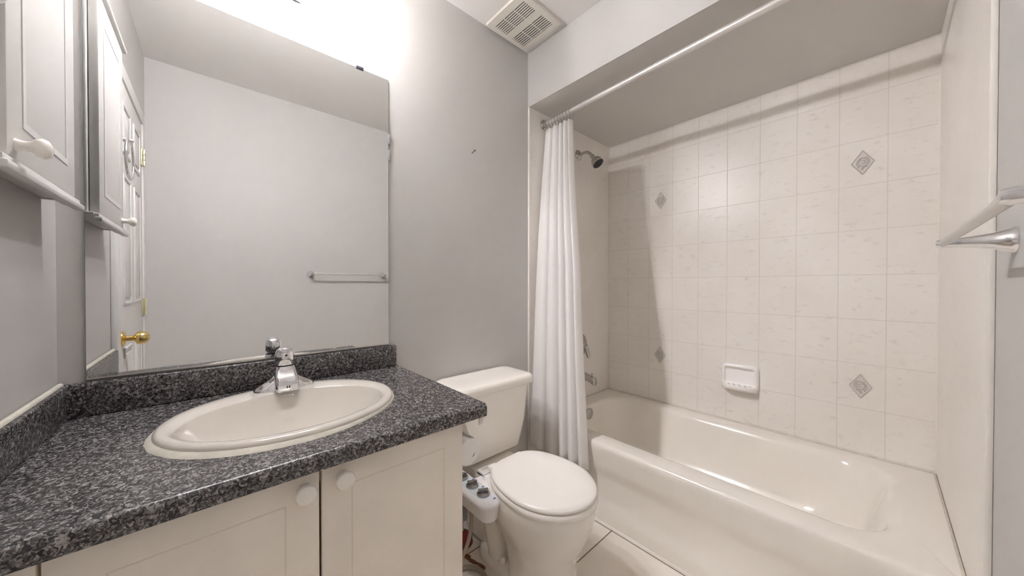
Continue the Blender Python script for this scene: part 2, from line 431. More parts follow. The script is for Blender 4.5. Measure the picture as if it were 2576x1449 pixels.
MB().tube([(LX, YM-0.03, 2.205), (LX, LY, 2.205)], 0.009).tube([(LX-0.215, LY, 2.335), (LX+0.215, LY, 2.335)], 0.008).tube([(LX, LY, 2.205), (LX, LY, 2.335)], 0.008).build('arm', 'chrome', vl)
def sq(cx, cy, h, z, r=0.006): return rrect(cx-h, cx+h, cy-h, cy+h, r, z, 3, 3)
for lx in (LX-0.213, LX, LX+0.213):
    MB().lathe([(0.02, 0), (0.022, 0.004), (0.022, 0.045), (0.012, 0.055)], (lx, LY, 2.265), (0, 0, 1), 20).build('socket', 'chrome', vl)
    zs = 2.128
    MB().rings([sq(lx, LY, 0.046, zs+0.001), sq(lx, LY, 0.046, zs+0.05), sq(lx, LY, 0.040, zs+0.10), sq(lx, LY, 0.026, zs+0.142),
                sq(lx, LY, 0.023, zs+0.142), sq(lx, LY, 0.037, zs+0.10), sq(lx, LY, 0.043, zs+0.05), sq(lx, LY, 0.043, zs+0.0035)], False, False).build('shade', 'frosted', vl)
    MB().rings([sq(lx, LY, 0.0455, zs), sq(lx, LY, 0.0455, zs+0.0008)]).build('added_diffuser', 'dense', vl)  # bottom plate added to cut the downward light on sink and toilet
    MB().lathe([(0.0, 0), (0.009, 0.002), (0.016, 0.008), (0.0195, 0.018), (0.020, 0.03), (0.020, 0.095), (0.014, 0.108), (0.013, 0.118), (0, 0.119)],
               (lx, LY, 2.142), (0, 0, 1), 24).build('bulb', 'bulb', vl)
    bl = bulb_light(lx, LY, 2.195); bl.parent = vl; bl.matrix_parent_inverse = Matrix.Translation(vl.location).inverted()

# ================================================================== MIRROR
MX0, MX1, MZ0, MZ1 = -0.240, 0.544, CAMZ-0.2423, CAMZ+0.8414
mr = thing('mirror', 'large frameless rectangular mirror above the dark vanity counter', 'mirror', ((MX0+MX1)/2, YM, MZ0))
MB().box(MX0, MX1, YM-0.006, YM-0.0005, MZ0, MZ1).build('mirror_backing', 'mirror_edge', mr)
MB().add([(MX0+.0012, YM-0.0063, MZ0+.001), (MX1-.0012, YM-0.0063, MZ0+.001), (MX1-.0012, YM-0.0063, MZ1-.001), (MX0+.0012, YM-0.0063, MZ1-.001)], [(0, 1, 2, 3)]).build('mirror_glass', 'mirror', mr)
for cx in (0.432, -0.12):
    MB().box(cx-0.013, cx+0.013, YM-0.010, YM, MZ1-0.005, MZ1+0.006, 0.001).build('clip', 'dark', mr)
for cz in (CAMZ+0.60, CAMZ+0.535):
    MB().box(MX1-0.004, MX1+0.009, YM-0.009, YM, cz-0.022, cz+0.022, 0.004).build('clip', 'clear', mr)
MB().box(MX0, MX1, YM-0.009, YM, MZ0-0.003, MZ0+0.0015, 0.0005).build('bottom_channel', 'dull', mr)

# ================================================================== VANITY
CT = CAMZ - 0.336        # counter top height .829
CY0 = 0.745              # counter front
DY = 0.778               # door face
vc = thing('vanity_cabinet', 'cream two door vanity cabinet under the dark speckled counter', 'cabinet', (0.12, 1.07, 0))
CBX1 = 0.520
body = MB()
for (x0, x1, y0_, y1_, z0_, z1_) in ((XL+0.001, XL+0.017, DY+0.0185, YM-0.002, 0.10, CT-0.0375), (CBX1-0.016, CBX1, DY+0.0185, YM-0.002, 0.10, CT-0.0375), (XL+0.017, CBX1-0.016, YM-0.012, YM-0.002, 0.10, CT-0.0375),
                               (XL+0.017, CBX1-0.016, DY+0.0185, YM-0.012, 0.10, 0.116), (XL+0.017, CBX1-0.016, DY+0.0185, DY+0.036, CT-0.08, CT-0.0375), (XL+0.001, CBX1, DY+0.075, DY+0.09, 0.0, 0.10), (CBX1-0.016, CBX1, DY+0.09, YM-0.002, 0.0, 0.10)):
    body.box(x0, x1, y0_, y1_, z0_, z1_)
body.build('carcass', 'cabinet', vc)
MB().box(XL, -0.182, DY, DY+0.018, 0.10, CT-0.040, 0.002).build('filler_panel', 'cabinet', vc)
def vdoor(x0, x1, kx):
    z0, z1 = 0.105, CT-0.040
    d = MB().box(x0, x1, DY, DY+0.018, z0, z1, 0.0025)
    dd = d.build('door', 'cabinet', vc)
    g = 0.058
    gm = MB()
    for (a, b_, c, e) in ((x0+g, x0+g+.0024, z0+g, z1-g), (x1-g-.0024, x1-g, z0+g, z1-g), (x0+g+.0024, x1-g-.0024, z1-g-.0024, z1-g), (x0+g+.0024, x1-g-.0024, z0+g, z0+g+.0024)):
        gm.box(a, b_, DY-0.0006, DY+0.001, c, e)
    gm.build('panel_groove_shade', 'groove_shade', dd)  # slightly raised strips, the shade of a groove put into their darker colour
    MB().lathe([(0.013, 0), (0.012, 0.004), (0.010, 0.010), (0.011, 0.013), (0.0175, 0.019), (0.0195, 0.025), (0.0175, 0.031), (0.010, 0.0345), (0, 0.035)],
               (kx, DY, CAMZ-0.412), (0, -1, 0), 28).build('knob', 'porcelain', dd)
vdoor(-0.178, 0.1645, 0.136)
vdoor(0.1690, 0.518, 0.208)

ct = thing('countertop', 'dark speckled granite laminate counter with backsplash holding the oval sink', 'counter', (0.15, 1.05, CT))
SX, SY, SA, SB = 0.160, 1.058, 0.258, 0.224      # sink ellipse
CX1 = 0.578
mb = MB(); n = 128
ellp = [(SX + (SA-0.012)*cos(2*pi*i/n), SY + (SB-0.012)*sin(2*pi*i/n)) for i in range(n)]
YF = CY0+0.012
def on_rect(i):
    a = 2*pi*i/n; dx, dy = cos(a), sin(a); t = 1e9
    if dx > 1e-9: t = min(t, (CX1-SX)/dx)
    if dx < -1e-9: t = min(t, (XL-SX)/dx)
    if dy > 1e-9: t = min(t, (YM-SY)/dy)
    if dy < -1e-9: t = min(t, (YF-SY)/dy)
    return (SX+dx*t, SY+dy*t)
rec = [on_rect(i) for i in range(n)]
for (cx, cy) in ((CX1, YF), (CX1, YM), (XL, YF), (XL, YM)):     # snap the nearest ring points to the true corners
    k = min(range(n), key=lambda i: (rec[i][0]-cx)**2 + (rec[i][1]-cy)**2); rec[k] = (cx, cy)
mb.rings([[(x, y, CT-0.036) for x, y in ellp], [(x, y, CT) for x, y in ellp], [(x, y, CT) for x, y in rec], [(x, y, CT-0.036) for x, y in rec]], False, False)
prof = [(YF, CT)] + [(YF - 0.012*sin(a), CT-0.012 + 0.012*cos(a)) for a in [pi/2*k/6 for k in range(1, 7)]] + [(CY0, CT-0.030), (CY0+0.002, CT-0.035), (CY0+0.008, CT-0.037), (CY0+0.035, CT-0.037)]
mb.rings([[(x, y, z) for y, z in prof] for x in (XL, CX1)], False, False, closed=False)
mb.add([(CX1, y, z) for y, z in prof], [tuple(range(len(prof)))])
mb.build('counter_slab', 'granite', ct)
BZ = CAMZ - 0.249
MB().box(XL, 0.571, YM-0.020, YM, CT, BZ, 0.005, 3).build('backsplash', 'granite', ct)
MB().box(XL, XL+0.020, CY0+0.02, YM-0.0195, CT, BZ, 0.005, 3).build('side_splash', 'granite', ct)
MB().tube([(XL+0.008, CY0+0.03, BZ+0.001), (XL+0.008, YM-0.02, BZ+0.001)], 0.006, 8).build('caulk_bead', 'caulk', ct)
tag(MB().box(0.560, 0.575, CY0+0.013, CY0+0.017, CT-0.060, CT-0.037, 0.001).build('bracket', 'satin'), 'small grey metal tab under the front corner of the counter', 'bracket')

# ================================================================== SINK
sk = thing('sink', 'cream oval drop-in basin set in the speckled counter', 'sink', (SX, SY, CT))
R = []
for (s, z) in ((0.985, 0.0), (1.0, 0.004), (0.999, 0.010), (0.988, 0.0150), (0.965, 0.0175), (0.93, 0.0172)):
    R.append(ell(SX, SY, SA*s, SB-SA*(1-s), CT+z))
for r_ in (1.0, 0.985, 0.95, 0.90, 0.83, 0.75, 0.66, 0.56, 0.45, 0.34, 0.22, 0.115):
    z = 0.0160 - 0.004*(1-r_)/0.015 if r_ > 0.984 else 0.012 - 0.135*(1-r_**2.3)
    q = (1-r_)/0.885
    R.append(ell(SX, SY-0.030 + 0.018*q, 0.223*r_, 0.166*r_ + 0.006*q, CT+z))
MB().rings(R, False, False).build('basin', 'sink', sk, 60)
MB().lathe([(0.026, 0), (0.026, 0.003), (0.021, 0.004), (0.018, -0.002), (0.0, -0.003)], (SX, SY-0.013, CT-0.1215), (0, 0, 1), 24).build('drain', 'chrome', sk)
cb = MB(); rr0 = []; rr1 = []; rr2 = []
for i in range(96):
    a = 2*pi*i/96
    w = 0.004 + 0.012*max(0, cos(a-radians(235)))**1.5 + random.uniform(-.0006, .0012)
    for rr, e, z in ((rr0, w, 0.0004), (rr1, w*0.55, 0.006), (rr2, -0.004, 0.0075)):
        rr.append((SX+(SA+e)*cos(a), SY+(SB+e)*sin(a), CT+z))
cb.rings([rr0, rr1, rr2], False, False); cb.build('caulk_bead', 'caulk', sk, 70)
# faint maker's print on the back slope of the bowl (illegible in the photo)
mk = MB()
for i, h in enumerate((3, 2, 3, 2, 2, 3, 1)):
    x = 0.163 - 0.013 + i*0.0042
    mk.box(x, x+0.0024, SY+0.0995, SY+0.1045, CT+0.0102, CT+0.0122+h*0.0004)
mk.build('print', 'mark', sk)

# ================================================================== FAUCET
FX, FY, FZ = 0.168, 1.238, CT+0.0165
fc = thing('faucet', 'chrome single handle faucet on the back ledge of the oval sink', 'faucet', (FX, FY, FZ))
# base plate with two lobes
lob = []
def lobes(sx, sy, z):
    P = []
    for i in range(64):
        a = 2*pi*i/64; c, s_ = cos(a), sin(a)
        P.append((FX + sx*math.copysign(abs(c)**0.9, c), FY + sy*math.copysign(abs(s_)**0.8, s_), FZ+z))
    return P
MB().rings([lobes(0.078, 0.027, 0), lobes(0.078, 0.027, 0.006), lobes(0.072, 0.024, 0.013), lobes(0.056, 0.021, 0.022), lobes(0.036, 0.02, 0.034), lobes(0.026, 0.018, 0.045)]).build('base', 'chrome', fc, 50)
# body column flowing into a short spout towards the bowl
def bodyring(hw, y0, y1, z, r=0.012): return rrect(FX-hw, FX+hw, y0, y1, r, z, 6, 4)
MB().rings([bodyring(0.030, FY-0.060, FY+0.022, FZ+0.004), bodyring(0.030, FY-0.060, FY+0.022, FZ+0.010), bodyring(0.029, FY-0.056, FY+0.022, FZ+0.030), bodyring(0.028, FY-0.040, FY+0.022, FZ+0.046),
            bodyring(0.026, FY-0.026, FY+0.022, FZ+0.058), bodyring(0.024, FY-0.022, FY+0.022, FZ+0.070, 0.02)], True, True).build('body', 'chrome', fc, 40)
MB().box(FX-0.026, FX+0.026, FY-0.0635, FY-0.056, FZ+0.003, FZ+0.033, 0.003).build('spout_face', 'chrome', fc)
MB().lathe([(0.0235, 0), (0.0235, 0.004)], (FX, FY, FZ+0.0705), (0, 0, 1), 32).build('collar', 'dark', fc)
hd = MB().lathe([(0.0245, 0), (0.0255, 0.004), (0.0262, 0.022), (0.0255, 0.034), (0.022, 0.044), (0.014, 0.051), (0, 0.053)], (FX, FY, FZ+0.0745), (0, 0, 1), 36).build('handle', 'chrome', fc)
MB().rings([[(FX-0.012, FY-0.018, FZ+0.112), (FX+0.012, FY-0.018, FZ+0.112), (FX+0.012, FY-0.018, FZ+0.124), (FX-0.012, FY-0.018, FZ+0.124)],
            [(FX-0.015, FY-0.040, FZ+0.120), (FX+0.015, FY-0.040, FZ+0.120), (FX+0.015, FY-0.040, FZ+0.126), (FX-0.015, FY-0.040, FZ+0.126)]]).build('lever', 'chrome', hd, 60)
MB().lathe([(0.0032, 0), (0.0032, 0.001)], (FX, FY-0.0262, FZ+0.105), (0, -1, 0), 12).build('set_screw', 'dark', hd)
ix = MB()
ix.box(FX-0.004, FX-0.0015, FY-0.0642, FY-0.0634, FZ+0.014, FZ+0.021).box(FX+0.0015, FX+0.004, FY-0.0642, FY-0.0634, FZ+0.014, FZ+0.021)
ix.build('index_mark', 'dark', fc)

# ================================================================== TOILET
TX = 0.945
tl = thing('toilet', 'white two piece toilet between the vanity and the bathtub', 'toilet', (TX, 1.0, 0))
def egg(hw, yf, yb, z, n=64, flat=0.62):
    """egg outline, round at the front (-Y), flatter at the back"""
    ym = yf + (yb-yf)*0.47; P = []
    for i in range(n):
        a = 2*pi*i/n; c, s_ = cos(a), sin(a)
        if s_ < 0: P.append((TX+hw*c, ym + (ym-yf)*s_, z))
        else: P.append((TX+hw*math.copysign(abs(c)**flat, c)*(1-0.10*s_), ym + (yb-ym)*math.copysign(abs(s_)**0.72, s_), z))
    return P
bowl = MB().rings([egg(0.120, 0.722, 1.00, 0.0), egg(0.120, 0.722, 1.00, 0.012), egg(0.113, 0.728, 1.00, 0.03), egg(0.110, 0.732, 1.01, 0.10), egg(0.114, 0.728, 1.03, 0.165),
                   egg(0.128, 0.712, 1.06, 0.205), egg(0.150, 0.686, 1.09, 0.25), egg(0.166, 0.668, 1.10, 0.30), egg(0.174, 0.658, 1.10, 0.345), egg(0.176, 0.655, 1.10, 0.375), egg(0.172, 0.660, 1.095, 0.385)])
# shelf that carries the tank, foot with its bolt caps, and the S of the trapway showing on each flank
bowl.rings([rrect(TX-0.11, TX+0.11, 1.06, 1.335, 0.03, z) for z in (0.30, 0.372)])
bowl.rings([rrect(TX-0.060, TX+0.060, 1.08, 1.33, 0.05, z) for z in (0.03, 0.31)])
def foot(k, z): return rrect(TX-0.104*k, TX+0.104*k, 0.85, 1.105+0.095*k, 0.098*k, z)
bowl.rings([foot(1.0, 0.0), foot(1.0, 0.018), foot(0.97, 0.030), foot(0.90, 0.037), foot(0.75, 0.042), foot(0.4, 0.046)])
for s_ in (-1, 1):
    bowl.tube([(TX+s_*0.075, 0.94, 0.31), (TX+s_*0.078, 1.03, 0.29), (TX+s_*0.074, 1.085, 0.23), (TX+s_*0.062, 1.095, 0.16), (TX+s_*0.050, 1.085, 0.10), (TX+s_*0.042, 1.07, 0.03)], [0.03, 0.040, 0.042, 0.042, 0.046, 0.05], 18, 2)
bowl.build('bowl', 'porcelain', tl, 50)
for s_ in (-1, 1):
    MB().lathe([(0.013, 0), (0.0135, 0.006), (0.012, 0.018), (0.008, 0.026), (0, 0.028)], (TX+s_*0.071, 1.020, 0.037), (0, 0, 1), 20).build('bolt_cap', 'seat', tl)
st = MB().rings([egg(0.174, 0.654, 1.075, 0.388), egg(0.178, 0.650, 1.078, 0.394), egg(0.178, 0.650, 1.078, 0.402), egg(0.174, 0.654, 1.075, 0.408)])
st.build('seat', 'seat', tl, 50)
ld = MB().rings([egg(0.168, 0.662, 1.070, 0.4095), egg(0.1735, 0.656, 1.072, 0.414), egg(0.1745, 0.655, 1.073, 0.420), egg(0.171, 0.659, 1.071, 0.4265), egg(0.160, 0.672, 1.062, 0.4295), egg(0.10, 0.75, 1.0, 0.4315), egg(0.02, 0.85, 0.9, 0.432)])
ld.build('seat_lid', 'seat', tl, 50)
for s_ in (-1, 1):
    MB().box(TX+s_*0.072-0.020, TX+s_*0.072+0.020, 1.066, 1.098, 0.386, 0.412, 0.007, 3).build('seat_hinge', 'seat', tl)
tk = MB().rings([rrect(TX-0.155, TX+0.165, 1.175, 1.340, 0.035, 0.388), rrect(TX-0.170, TX+0.178, 1.162, 1.344, 0.045, 0.400), rrect(TX-0.190, TX+0.203, 1.152, 1.348, 0.045, 0.52), rrect(TX-0.200, TX+0.220, 1.147, 1.35, 0.045, 0.690)])
tk.build('tank', 'porcelain', tl, 45)
TL = lambda e, z, r=0.045: rrect(TX-0.212+e, TX+0.242-e, 1.132+e, 1.358-e*0.3, r-e*0.4, z)
MB().rings([TL(0.012, 0.688), TL(0.003, 0.691), TL(0.0, 0.697), TL(0.0, 0.716), TL(0.004, 0.726), TL(0.012, 0.732), TL(0.03, 0.735), TL(0.08, 0.736)]).build('tank_lid', 'porcelain', tl, 50)
MB().box(TX-0.178, TX-0.102, 1.128, 1.138, 0.645, 0.658, 0.004).lathe([(0.012, 0), (0.012, 0.02)], (TX-0.165, 1.152, 0.651), (0, -1, 0), 16).build('flush_lever', 'seat', tl)

# ================================================================== BIDET ATTACHMENT
BX = 0.748
bd = thing('bidet_attachment', 'white bidet control panel with three chrome dials beside the toilet seat', 'bidet', (BX, 1.03, 0.31))
R = lambda e, z: rrect(BX-0.048+e, BX+0.038-e, 0.908+e, 1.225-e, 0.045-e*0.5, z)
MB().rings([R(0.018, 0.3170), R(0.012, 0.3200), R(0.008, 0.3270), R(0.003, 0.3670), R(0.0, 0.3700), R(0.0, 0.3800), R(0.003, 0.3850), R(0.010, 0.3870)]).build('housing', 'plastic', bd, 50)
MB().rings([rrect(BX-0.029, BX+0.024, 0.955, 1.19, 0.026, 0.3870), rrect(BX-0.029, BX+0.024, 0.955, 1.19, 0.026, 0.3878)]).build('panel_print', 'cyan', bd)
for ky in (0.985, 1.055, 1.125):
    k = MB().lathe([(0.024, 0), (0.024, 0.006), (0.021, 0.010), (0.019, 0.0105), (0, 0.011)], (BX-0.002, ky, 0.3875), (0, 0, 1), 28).build('dial', 'dial', bd)
    MB().box(-0.0045, 0.0045, -0.019, 0.019, 0.0, 0.012, 0.002, 2, Matrix.Translation((BX-0.002, ky, 0.3970)) @ Matrix.Rotation(radians(60), 4, 'Z')).build('dial_grip', 'dial', k)
for (px, py) in ((0.014, 0.938), (0.0245, 1.087), (0.0245, 1.022)):
    MB().rings([ell(BX+px, py, 0.0062, 0.003, 0.3876, 16), ell(BX+px, py, 0.0062, 0.003, 0.3882, 16)]).build('panel_mark', 'blue', bd)
MB().box(BX+0.030, TX-0.06, 0.985, 1.115, 0.3650, 0.3685, 0.001).rings([rrect(BX+0.035, BX+0.10, 0.995, 1.10, 0.02, 0.3685), rrect(BX+0.035, BX+0.085, 1.005, 1.09, 0.02, 0.3800)]).build('mounting_plate', 'plastic', bd)
fr = MB()
for (x0, x1, y0, y1) in ((0.835, 0.91, 1.098, 1.106), (0.835, 0.91, 1.136, 1.144), (0.835, 0.845, 1.106, 1.136), (0.90, 0.91, 1.106, 1.136)): fr.box(x0, x1, y0, y1, 0.3660, 0.3800)
fr.build('slot_bracket', 'plastic', bd)

# hoses, plunger and debris in the gap beside the cabinet
tag(MB().tube([(0.735, 1.045, 0.319), (0.733, 1.04, 0.27), (0.722, 1.04, 0.20), (0.700, 1.045, 0.15), (0.672, 1.06, 0.10), (0.66, 1.09, 0.05), (0.70, 1.13, 0.012), (0.76, 1.14, 0.010), (0.805, 1.09, 0.010), (0.80, 1.03, 0.010), (0.77, 0.99, 0.010)],
    0.0075, 12, 2).build('supply_hose', 'hose'), 'braided brown supply hose curling down from the bidet panel to the floor', 'hose')
pl = thing('plunger', 'small dark red plunger with white handle standing behind the vanity cabinet', 'plunger', (0.835, 1.262, 0))
MB().lathe([(0.048, 0), (0.050, 0.004), (0.046, 0.022), (0.034, 0.040), (0.016, 0.052), (0.012, 0.058), (0.0, 0.058)], (0.835, 1.262, 0), (0, 0, 1), 28).build('rubber_cup', 'red', pl)
MB().tube([(0.835, 1.262, 0.055), (0.826, 1.262, 0.150)], 0.010, 14).build('handle', 'plastic', pl)
MB().tube([(0.826, 1.262, 0.148), (0.822, 1.262, 0.205)], [0.011, 0.009], 14).build('handle_tip', 'dark', pl)
def splinter(pts, w, name, label, cat):
    mb = MB(); rs = []
    for i, p in enumerate(pts):
        p = Vector(p); k = 1 + 0.35*sin(i*2.3)
        rs.append([(p.x-w*k*.7, p.y-w*k*.7, p.z), (p.x+w*k*.7, p.y+w*k*.7, p.z), (p.x+w*k*.7, p.y+w*k*.7, p.z+0.002+0.002*k), (p.x-w*k*.7, p.y-w*k*.7, p.z+0.005)])
    mb.rings(rs); return tag(mb.build(name, 'rust', None, 20), label, cat)
splinter([(0.775, 1.235, 0.001), (0.787, 1.212, 0.003), (0.798, 1.195, 0.001), (0.806, 1.176, 0.002), (0.812, 1.162, 0.001)], 0.009, 'wood_scrap', 'brown splintered scrap on the floor nearer the mirror wall', 'scrap')
splinter([(0.803, 1.158, 0.003), (0.812, 1.138, 0.001), (0.818, 1.12, 0.002), (0.824, 1.10, 0.001), (0.828, 1.078, 0.001)], 0.006, 'wood_scrap', 'brown splintered scrap lying on the floor beside the toilet foot', 'scrap')

# ================================================================== TOILET PAPER
hp = thing('toilet_paper_holder', 'small holder on the vanity cabinet side carrying the paper roll', 'holder', (CBX1, 0.93, 0.645))
MB().box(CBX1-0.0015, CBX1+0.010, 0.985, 1.010, 0.61, 0.68, 0.003).build('wall_bracket', 'satin', hp)
RX, RZ, RR = CBX1+0.094, 0.628, 0.042
MB().tube([(CBX1+0.008, 0.998, 0.645), (RX-0.02, 0.998, 0.645), (RX, 0.998, RZ), (RX, 0.9825, RZ)], 0.006, 12).build('spindle', 'satin', hp)
tp = thing('toilet_paper_roll', 'white toilet paper roll with torn sheet on the side of the vanity', 'toilet paper', (RX, 0.93, RZ))
def ring_y(r, y, n=40): return [(RX+r*cos(2*pi*i/n), y, RZ+r*sin(2*pi*i/n)) for i in range(n)]
MB().rings([ring_y(0.004, 0.8825), ring_y(RR-0.002, 0.882), ring_y(RR, 0.884), ring_y(RR, 0.980), ring_y(0.004, 0.981)], True, True).build('roll', 'paper', tp)
MB().tube([(RX+0.022*cos(a), 0.8822, RZ+0.022*sin(a)) for a in (5.15, 5.35, 5.55, 5.75, 5.9)], [0.0003, 0.0012, 0.0014, 0.0011, 0.0003], 8).build('core', 'card', tp)
sheet = []
for (dx, dz) in ((0.026, 0.0315), (0.018, 0.0375), (0.008, 0.046), (-0.001, 0.060), (-0.007, 0.076), (-0.012, 0.092)):
    row = [(RX+dx+0.004*sin(k*1.1), 0.884+0.094*k/8, RZ+dz+0.006*sin(k*0.9+dz*60)) for k in range(9)]; sheet.append(row)
MB().rings(sheet, False, False, closed=False).build('loose_sheet', 'paper', tp, 70)

# ================================================================== BATHTUB
tb = thing('bathtub', 'white alcove bathtub along the tiled wall', 'bathtub', (1.8, 0.6, 0))
E0, E1 = YO+TT, YM-TT
TZ = CAMZ - 0.771
def TR(x0, z, x1=XF-0.001, y0=E0+0.001, y1=E1-0.001, r=0.004): return rrect(x0, x1, y0, y1, r, z, 10, 24)
rg = [TR(1.416, 0.0), TR(1.414, 0.055), TR(1.416, 0.075), TR(1.425, 0.095), TR(1.428, 0.13), TR(1.427, 0.215), TR(1.423, 0.240), TR(1.412, 0.262), TR(1.408, 0.29), TR(1.405, 0.335),
      TR(1.402, 0.355), TR(1.401, 0.372), TR(1.4035, 0.384), TR(1.410, TZ-0.002), TR(1.420, TZ)]
def IN(xa, xb, ya, yb, r, z): return rrect(xa, xb, ya, yb, r, z, 10, 24)
rg += [IN(1.492, 2.135, -0.055, 1.262, 0.16, TZ), IN(1.502, 2.125, -0.045, 1.255, 0.16, TZ-0.003), IN(1.512, 2.113, -0.034, 1.248, 0.16, TZ-0.012), IN(1.520, 2.105, -0.020, 1.243, 0.16, TZ-0.030),
       IN(1.528, 2.085, 0.005, 1.235, 0.17, TZ-0.10), IN(1.545, 2.060, 0.035, 1.222, 0.18, TZ-0.20), IN(1.558, 2.042, 0.055, 1.212, 0.18, TZ-0.245), IN(1.575, 2.025, 0.08, 1.197, 0.175, TZ-0.272),
       IN(1.60, 2.0, 0.115, 1.17, 0.165, TZ-0.291), IN(1.635, 1.965, 0.165, 1.13, 0.14, TZ-0.299), IN(1.70, 1.90, 0.30, 1.05, 0.09, TZ-0.303), IN(1.77, 1.83, 0.55, 0.9, 0.028, TZ-0.305)]
MB().rings(rg, False, True).build('shell', 'tub', tb, 50)
MB().lathe([(0.036, 0), (0.036, 0.004), (0.031, 0.010), (0.012, 0.013), (0, 0.013)], (1.778, 1.236, TZ-0.046), (0, -1, -0.05), 28).build('overflow_plate', 'dull', tb)
MB().lathe([(0.026, 0), (0.026, 0.003), (0.02, 0.004), (0, 0.002)], (1.80, 1.06, TZ-0.303), (0, 0, 1), 24).build('drain', 'dull', tb)
MB().tube([(1.414, E0+0.01, 0.002), (1.414, E1-0.01, 0.002)], 0.007, 8).build('floor_caulk', 'trim', tb)
ck = MB()
ck.tube([(XF-0.004, E0+0.006, TZ+0.001), (XF-0.004, E1-0.006, TZ+0.001)], 0.0035, 8).tube([(XF-0.01, E1-0.004, TZ+0.001), (1.42, E1-0.004, TZ+0.001)], 0.0035, 8).tube([(XF-0.01, E0+0.004, TZ+0.001), (1.42, E0+0.004, TZ+0.001)], 0.0035, 8)
ck.build('caulk_bead', 'caulk', tb)

# ================================================================== SHOWER ROD + CURTAIN
RA = Vector((1.484, E1, CAMZ+0.958)); RB = Vector((1.405, E0, CAMZ+0.958))
rd = thing('shower_rod', 'straight satin shower rod running above the bathtub edge', 'curtain rod', RA)
MB().tube([RA, RB], 0.0135, 20).build('rod_tube', 'rod', rd)
dr = (RB-RA).normalized()
for p, d in ((RA, dr), (RB, -dr)):
    MB().lathe([(0.030, 0), (0.030, 0.004), (0.026, 0.008), (0.018, 0.012), (0.0165, 0.030), (0.0137, 0.031)], p + d*0.0005, d, 24).build('flange', 'dull', rd)
def rodp(y): t = (y-RA.y)/(RB.y-RA.y); return RA + (RB-RA)*t

cu = thing('shower_curtain', 'white fabric shower curtain bunched at the shower head end of the rod', 'curtain', (1.43, 1.2, 0.25))
NS, NZ = 150, 44
ztop, zbot = CAMZ+0.912, 0.262
# fold profile across the width: (fraction along the rod, offset from the rod plane) ; broad front panels, tight returns
FOLD = [(0.0, 0.004), (0.05, -0.022), (0.24, -0.026), (0.30, 0.020), (0.27, 0.030), (0.33, -0.020), (0.47, -0.030), (0.54, 0.018), (0.52, 0.030), (0.57, -0.016),
        (0.66, -0.028), (0.71, 0.016), (0.70, 0.026), (0.745, -0.020), (0.83, -0.030), (0.885, 0.014), (0.88, 0.024), (0.915, -0.018), (0.965, -0.026), (1.0, 0.008), (0.99, 0.022)]
def fold(s_):
    k = s_*(len(FOLD)-1); i = min(int(k), len(FOLD)-2); f = k-i
    p0, p1, p2, p3 = (FOLD[max(0, min(len(FOLD)-1, i+d))] for d in (-1, 0, 1, 2))
    cr = lambda a, b, c, d: 0.5*((2*b) + (c-a)*f + (2*a-5*b+4*c-d)*f*f + (3*b-a-3*c+d)*f**3)
    return cr(p0[0], p1[0], p2[0], p3[0]), cr(p0[1], p1[1], p2[1], p3[1])
rows = []
for j in range(NZ+1):
    t = j/NZ; z = ztop + (zbot-ztop)*t
    ya = 1.335 + 0.012*min(1, t*3); yb = 1.143 - 0.050*min(1, t*2.2) - 0.140*t**1.3
    row = []
    for i in range(NS+1):
        u, off = fold(i/NS)
        x = rodp(ya).x*(1-u) + rodp(1.15).x*u
        x = x*(1-t) + (1.366-0.014*u)*t - 0.012*sin(pi*min(1, t*1.2))
        y = ya + (yb-ya)*u
        sway = 0.004*sin(5*t+7*u) + 0.003*sin(11*t+3*u)
        off = off*(0.75+0.35*t)
        row.append((min(x + off + sway*t, 1.392 + 0.1*(1-t)*(t < 0.9)) if t > 0.75 else x + off + sway*t, y + 0.3*sway, z - (0.008*(u-0.5)**2 if j == 0 else 0)))
    rows.append(row)
cm = MB().rings(rows, False, False, closed=False).build('curtain_cloth', 'cloth', cu, 80)
sm = cm.modifiers.new('thickness', 'SOLIDIFY'); sm.thickness = 0.0012
for k in range(9):
    y = 1.325 - 0.178*k/8
    p = rodp(y)
    pts = []
    for i in range(21):
        a = 2*pi*i/20
        pts.append((p.x + 0.020*cos(a), y + 0.004*sin(a), p.z - 0.010 + 0.026*sin(a)))
    MB().tube(pts, 0.0014, 6, 0, False).build('curtain_ring', 'dull', cu)

# ================================================================== SHOWER FITTINGS
HX = 1.823
W1 = YM-TT
sh = thing('wall_shower', 'chrome shower head on a bent arm high on the tiled end wall', 'shower', (HX, W1, CAMZ+0.868))
MB().lathe([(0.034, 0), (0.034, 0.003), (0.029, 0.008), (0.016, 0.014), (0.010, 0.016)], (HX, W1, CAMZ+0.868), (0, -1, 0), 28).build('flange', 'dull', sh)
MB().tube([(HX, W1-0.005, CAMZ+0.868), (HX, W1-0.055, CAMZ+0.872), (HX, W1-0.085, CAMZ+0.862), (HX, W1-0.112, CAMZ+0.828)], 0.0095, 14, 2).build('shower_arm', 'dull', sh)
ax = Vector((0, -0.62, -0.80)).normalized(); o = Vector((HX, W1-0.108, CAMZ+0.832))
hd = MB().lathe([(0.012, -0.006), (0.014, 0.0), (0.014, 0.020), (0.011, 0.024), (0.014, 0.028), (0.026, 0.036), (0.034, 0.050), (0.037, 0.066), (0.038, 0.075), (0.036, 0.077)], o, ax, 30).build('head', 'dull', sh)
MB().lathe([(0.035, 0.0772), (0.030, 0.0785), (0.0, 0.0785)], o, ax, 30).build('spray_face', 'dark', hd)
vv = thing('shower_valve', 'chrome shower valve with lever handle half behind the curtain', 'shower valve', (HX, W1, CAMZ-0.41))
MB().lathe([(0.082, 0), (0.082, 0.003), (0.076, 0.009), (0.05, 0.013), (0.03, 0.016)], (HX+0.015, W1, CAMZ-0.402), (0, -1, 0), 36).build('escutcheon', 'dull', vv)
